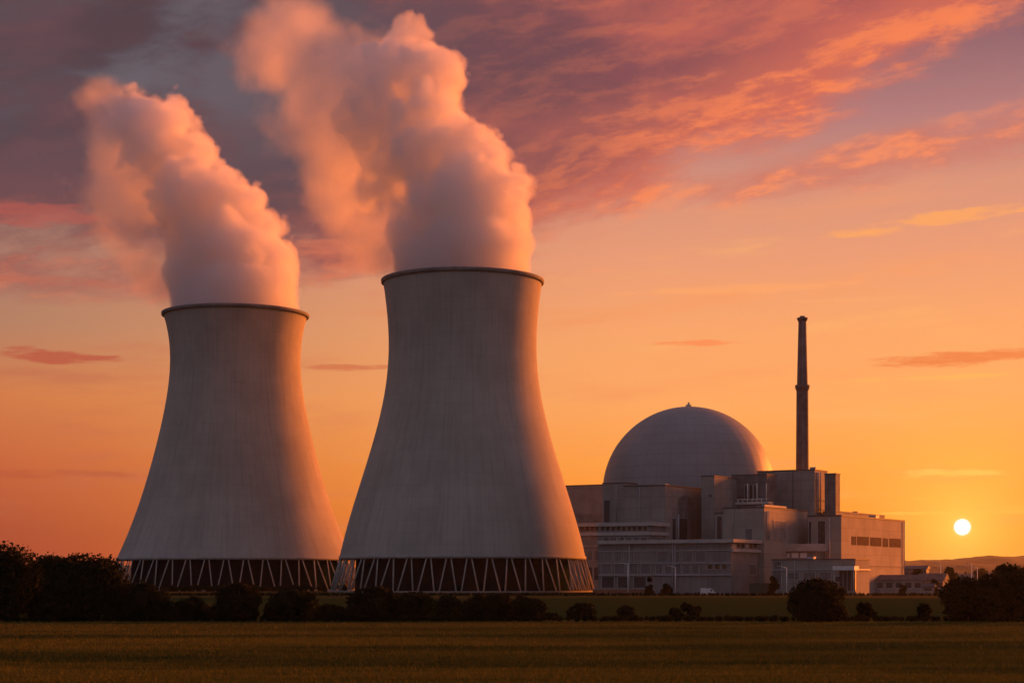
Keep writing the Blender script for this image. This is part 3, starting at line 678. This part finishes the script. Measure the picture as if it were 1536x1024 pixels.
MB().box(-3.7, 3.7, -1.3, 1.3, 4.203, 4.4).build('lid', M_TRIM, cn)
PB = 'shrubs at the foot of the plant buildings'
for i, (px, D, w, top, lab) in enumerate([(975, 644, 12, 864, 'dark upright shrub at the right end of the low boundary wall'), (1000, 646, 16, 874, 'rounded shrub left of the parked van, before the long glazed block'),
        (1160, 647, 16, 862, 'dark shrub between the green container and the low brown block'), (1402, 700, 10, 866, 'shrub beside the small pyramid roofed hut'), (1354, 700, 10, 874, 'small cube like shrub before the long low shed')]):
    plant('shrub', 'shrub', px, D, w, top, lab, 70 + i, 1500, M_HEDGE, 0.42, 0.0, PB, nl=9)
# hall, sheds and houses in the haze at the right
def house(px, D, w, d, h, rh, label, wall, roof=M_ROOF, rz=0.0, windows=4, name='shed', door=True):
    o = thing(name, (wx(px, D), D, 0), label, 'building', 'low buildings right of the plant', rz)
    MB().box(-w / 2, w / 2, -d / 2, d / 2, 0, h).build('wall', wall, o)
    MB().add([], []) if False else None
    r = MB(); e = 0.6
    r.prism([(-d / 2 - e, 0), (d / 2 + e, 0), (0, rh)], -w / 2 - e, w / 2 + e)
    r.v = [(y, x, z + h + 0.003) for x, y, z in r.v]; r.f = [f[::-1] for f in r.f]
    r.build('roof', roof, o)
    for i in range(windows):
        x = -w / 2 + w * (i + 0.5) / windows
        q = MB().box(x - w / windows * 0.32, x + w / windows * 0.32, -d / 2 - 0.05, -d / 2 + 0.2, h * 0.4, h * 0.8).build('window', M_GLASS, o)
        MB().box(x - w / windows * 0.36, x + w / windows * 0.36, -d / 2 - 0.2, -d / 2 - 0.052, h * 0.33, h * 0.4).build('sill', M_PALE, q)
    return o
house(1338, 735, 23, 12, 5.4, 2.2, 'long low shed with a dark window band in front of the sunlit orange block', M_CONC, M_ROOF, R(-4), 6)
house(1372, 905, 13, 12, 11.0, 1.6, 'tall dark box like store at the right edge of the sunlit orange block', M_DARKW, M_TRIM, R(-20), 3)
house(1400, 780, 11, 9, 5.2, 3.2, 'grey gable roofed house behind the small hut, right of the sunlit orange block', M_CONC, M_ROOF, R(-28), 3, 'house')
house(1393, 700, 4.4, 4, 2.8, 1.4, 'small hut with a pointed roof left of the large right bushes', M_CONC, M_ROOF, R(-20), 1, 'hut')
house(1430, 1180, 26, 14, 6, 3, 'distant low hall right of the grey gable roofed house', M_CONC, M_ROOF, R(-14), 6)
house(1490, 1500, 36, 16, 7, 4, 'distant farm hall above the right bushes', M_CONC, M_ROOF, R(-10), 6)
house(1560, 1400, 24, 14, 6, 4, 'distant barn behind the tallest right bush', M_CONC, M_ROOF, R(-16), 4)
def lamp(px, D, top, label):
    o = thing('lamp_post', (wx(px, D), D, 0), label, 'lamp post', 'lamp posts around the plant'); h = wz(top, D)
    MB().tube((0, 0, 0), (0, 0, h), 0.22, 0.14, 10).build('pole', M_WHITE, o, True); MB().tube((0, 0, h - 0.1), (-2.2, -0.4, h + 0.5), 0.12, 0.1).build('arm', M_WHITE, o, True)
    MB().box(-3.3, -2.0, -0.65, -0.15, h + 0.38, h + 0.7).build('lamp_head', M_STEEL, o)
lamp(1411, 850, 845, 'pale lamp post right of the grey gable roofed house'); lamp(1457.5, 900, 846, 'pale lamp post just left of the large right bushes'); lamp(1466, 980, 851, 'shortest lamp post, peeping over the left shoulder of the right bushes')
lamp(942, 636, 846, 'thin lamp post in front of the left part of the long glazed block'); lamp(1013, 640, 850, 'thin lamp post in front of the middle of the long glazed block'); lamp(1180, 634, 851, 'thin lamp post in front of the low brown single storey block')
FT = 'far trees in the haze at right'
for i, (px, D, w, top, lab) in enumerate([(1376, 860, 20, 853, 'hazy tree behind the long low shed'), (1425, 1000, 22, 850, 'hazy round tree between the two lamp posts'), (1470, 1250, 30, 852, 'hazy wide tree behind the shortest lamp post'),
                                     (1500, 1100, 26, 848, 'hazy tree just above the right bushes')]):
    plant('tree', 'tree', px, D, w, top, lab, 90 + i, 1600, M_LEAF, 0.6, 0.5, FT, nl=12)

# ------------------------------------------------------------------ steam
def steam_material():
    m = bpy.data.materials.new('steam'); m.use_nodes = True; t = NT(m.node_tree)
    a = t.n('ShaderNodeAttribute'); a.attribute_name = 'density'
    p = t.n('ShaderNodeVolumePrincipled'); p.inputs['Color'].default_value = (0.985, 0.985, 0.997, 1); p.inputs['Density'].default_value = 1.0; p.inputs['Anisotropy'].default_value = 0.2
    p.inputs['Density Attribute'].default_value = ''
    t.t.links.new(a.outputs['Fac'], p.inputs['Density'])
    t.t.links.new(p.outputs[0], t.n('ShaderNodeOutputMaterial').inputs['Volume'])
    m.cycles.volume_interpolation = 'LINEAR' if hasattr(m.cycles, 'volume_interpolation') else None
    return m
M_STEAM = steam_material()
def veil_material():
    """the plume's outermost droplets: an almost clear skin"""
    m = bpy.data.materials.new('steam_skin'); m.use_nodes = True; t = NT(m.node_tree)
    tr = t.n('ShaderNodeBsdfTransparent'); df = t.n('ShaderNodeBsdfTranslucent'); df.inputs[0].default_value = (0.9, 0.9, 0.9, 1)
    mx = t.n('ShaderNodeMixShader'); mx.inputs[0].default_value = 0.006
    t.t.links.new(tr.outputs[0], mx.inputs[1]); t.t.links.new(df.outputs[0], mx.inputs[2])
    t.t.links.new(mx.outputs[0], t.n('ShaderNodeOutputMaterial').inputs[0])
    return m
M_VEIL = veil_material()
def plume_nodes(name, core, soft, res, hull, zr, seed):
    gp = bpy.data.node_groups.new(name, 'GeometryNodeTree')
    gp.interface.new_socket('Geometry', in_out='OUTPUT', socket_type='NodeSocketGeometry')
    t = NT(gp)
    pos = t.n('GeometryNodeInputPosition').outputs[0]
    x, y, z = t.sep(pos)
    # billows: the position is pushed about by noise before the distances are read
    off = t.n('ShaderNodeTexNoise'); t.set(off.inputs['Vector'], pos); off.inputs['Scale'].default_value = 1 / 26.0; off.inputs['Detail'].default_value = 2.0
    sub = t.n('ShaderNodeVectorMath', operation='SUBTRACT'); t.set(sub.inputs[0], off.outputs['Color']); sub.inputs[1].default_value = (0.5, 0.5, 0.5)
    grow = t.ss(z, zr - 2, zr + 45, 0.12, 1.0)
    sc = t.n('ShaderNodeVectorMath', operation='SCALE'); t.set(sc.inputs[0], sub.outputs[0]); t.set(sc.inputs['Scale'], t.m('MULTIPLY', grow, 22.0))
    ad = t.n('ShaderNodeVectorMath', operation='ADD'); t.set(ad.inputs[0], pos); t.set(ad.inputs[1], sc.outputs[0]); wp = ad.outputs[0]
    def union(sph):
        acc = -500.0
        for c, r in sph:
            d = t.n('ShaderNodeVectorMath', operation='DISTANCE'); t.set(d.inputs[0], wp); d.inputs[1].default_value = c
            acc = t.m('SMOOTH_MAX', acc, t.m('SUBTRACT', r, d.outputs['Value']), 5.0)
        return acc
    def vor(scale):
        v = t.n('ShaderNodeTexVoronoi', feature='SMOOTH_F1'); t.set(v.inputs['Vector'], wp); v.inputs['Scale'].default_value = scale; v.inputs['Smoothness'].default_value = 0.25
        return v.outputs['Distance']
    v1 = vor(1 / 14.0); v2 = vor(1 / 6.5)
    nz = t.noise(pos, 1 / 11.0, 5, 0.6)
    puff = t.m('ADD', t.m('MULTIPLY', t.m('SUBTRACT', 0.36, t.m('MULTIPLY', v1, v1)), 15.0), t.m('MULTIPLY', t.m('SUBTRACT', 0.34, t.m('MULTIPLY', v2, v2)), 7.5))
    puff = t.m('ADD', puff, t.m('MULTIPLY', t.m('SUBTRACT', nz, 0.5), 7.0))
    puff = t.m('ADD', puff, t.m('MULTIPLY', t.m('SUBTRACT', t.noise(pos, 1 / 4.5, 4, 0.65), 0.5), 5.0))
    sc_ = t.m('ADD', union(core), t.m('MULTIPLY', puff, grow))
    dc = t.m('MULTIPLY', t.ss(sc_, -0.2, 2.8), 0.165)
    ns = t.noise(pos, 1 / 24.0, 6, 0.62)
    ss_ = t.m('ADD', union(soft), t.m('MULTIPLY', t.m('SUBTRACT', ns, 0.5), 46.0))
    ds = t.m('MULTIPLY', t.ss(ss_, -5.0, 18.0), 0.075)
    dens = t.m('MAXIMUM', dc, ds)
    allS = core + soft
    lo = [min(c[i] - r for c, r in allS) - 12 for i in range(3)]; hi = [max(c[i] + r for c, r in allS) + 12 for i in range(3)]
    lo[2] = max(lo[2], zr - 14)
    vc = t.n('GeometryNodeVolumeCube'); t.set(vc.inputs['Density'], dens)
    vc.inputs['Min'].default_value = lo; vc.inputs['Max'].default_value = hi
    for i, q in enumerate(('X', 'Y', 'Z')): vc.inputs['Resolution ' + q].default_value = int((hi[i] - lo[i]) / res)
    out = vc.outputs[0]
    if hull:
        vm = t.n('GeometryNodeVolumeToMesh'); t.t.links.new(out, vm.inputs['Volume']); vm.inputs['Threshold'].default_value = 0.012; out = vm.outputs[0]
        sm = t.n('GeometryNodeSetShadeSmooth'); t.t.links.new(out, sm.inputs[0]); out = sm.outputs[0]
    mt = t.n('GeometryNodeSetMaterial'); t.t.links.new(out, mt.inputs[0]); mt.inputs['Material'].default_value = M_VEIL if hull else M_STEAM
    t.t.links.new(mt.outputs[0], t.n('NodeGroupOutput').inputs[0])
    return gp
def plume(px, D, zr, core, soft, label, seed):
    ox, rng = wx(px, D), random.Random(seed)
    cv = lambda L, s: [((wx(a, D) - ox, rng.uniform(-s, s) if b < 385 else 0.0, wz(b, D)), r / F * D) for a, b, r in L]
    core, soft = cv([(a, b, r * 1.02 if b < 340 else r) for a, b, r in core], 9), cv([(a, b, r * 1.2) for a, b, r in soft], 14)
    me = bpy.data.meshes.new('steam_plume'); me.materials.append(M_VEIL); o = bpy.data.objects.new('steam_plume', me); COL.objects.link(o); o.location = (ox, D, 0)
    o.modifiers.new('billow', 'NODES').node_group = plume_nodes('plume_skin', core, soft, 2.4, True, zr, seed)
    tag(o, label, 'steam plume', 'steam plumes')
    vo = bpy.data.volumes.new('vapour'); vo.materials.append(M_STEAM); v = bpy.data.objects.new('vapour', vo); COL.objects.link(v); v.parent = o
    v.modifiers.new('billow', 'NODES').node_group = plume_nodes('plume_vapour', core, soft, 0.95, False, zr, seed)
plume(694, 817, Z1, [(692, 405, 107), (694, 372, 105), (694, 335, 95), (684, 295, 72), (702, 245, 54), (640, 245, 66), (630, 188, 60), (636, 140, 56), (606, 100, 58), (650, 98, 42), (568, 120, 40), (560, 180, 52), (575, 265, 44)],
      [(500, 130, 62), (438, 85, 56), (452, 45, 34), (505, 195, 56), (505, 250, 50), (524, 300, 48), (555, 345, 42), (580, 380, 26), (545, 215, 50), (470, 165, 56), (408, 110, 34), (560, 70, 30)],
      'taller steam plume rising from the nearer cooling tower and leaning left at the top', 4)
plume(353.5, 921, Z2, [(354, 462, 98), (350, 432, 97), (346, 400, 88), (322, 360, 74), (335, 310, 52), (292, 300, 58), (262, 240, 54), (222, 202, 50), (255, 195, 40), (236, 180, 34)],
      [(188, 190, 36), (180, 215, 44), (172, 280, 44), (196, 340, 44), (225, 390, 34), (248, 425, 20), (160, 180, 30), (230, 280, 50)],
      'shorter steam plume rising from the farther left cooling tower', 9)

# ------------------------------------------------------------------ haze
hz = bpy.data.materials.new('haze_air'); hz.use_nodes = True; t = NT(hz.node_tree)
p = t.n('ShaderNodeVolumePrincipled'); p.inputs['Color'].default_value = (0.92, 0.90, 0.90, 1); p.inputs['Density'].default_value = 0.000018; p.inputs['Anisotropy'].default_value = 0.7
t.t.links.new(p.outputs[0], t.n('ShaderNodeOutputMaterial').inputs['Volume'])
tag(MB().box(-7600, 7600, -1000, 7300, -1.5, 320).build('haze', hz), 'thin orange dusk haze over the whole plain', 'haze', kind='stuff')
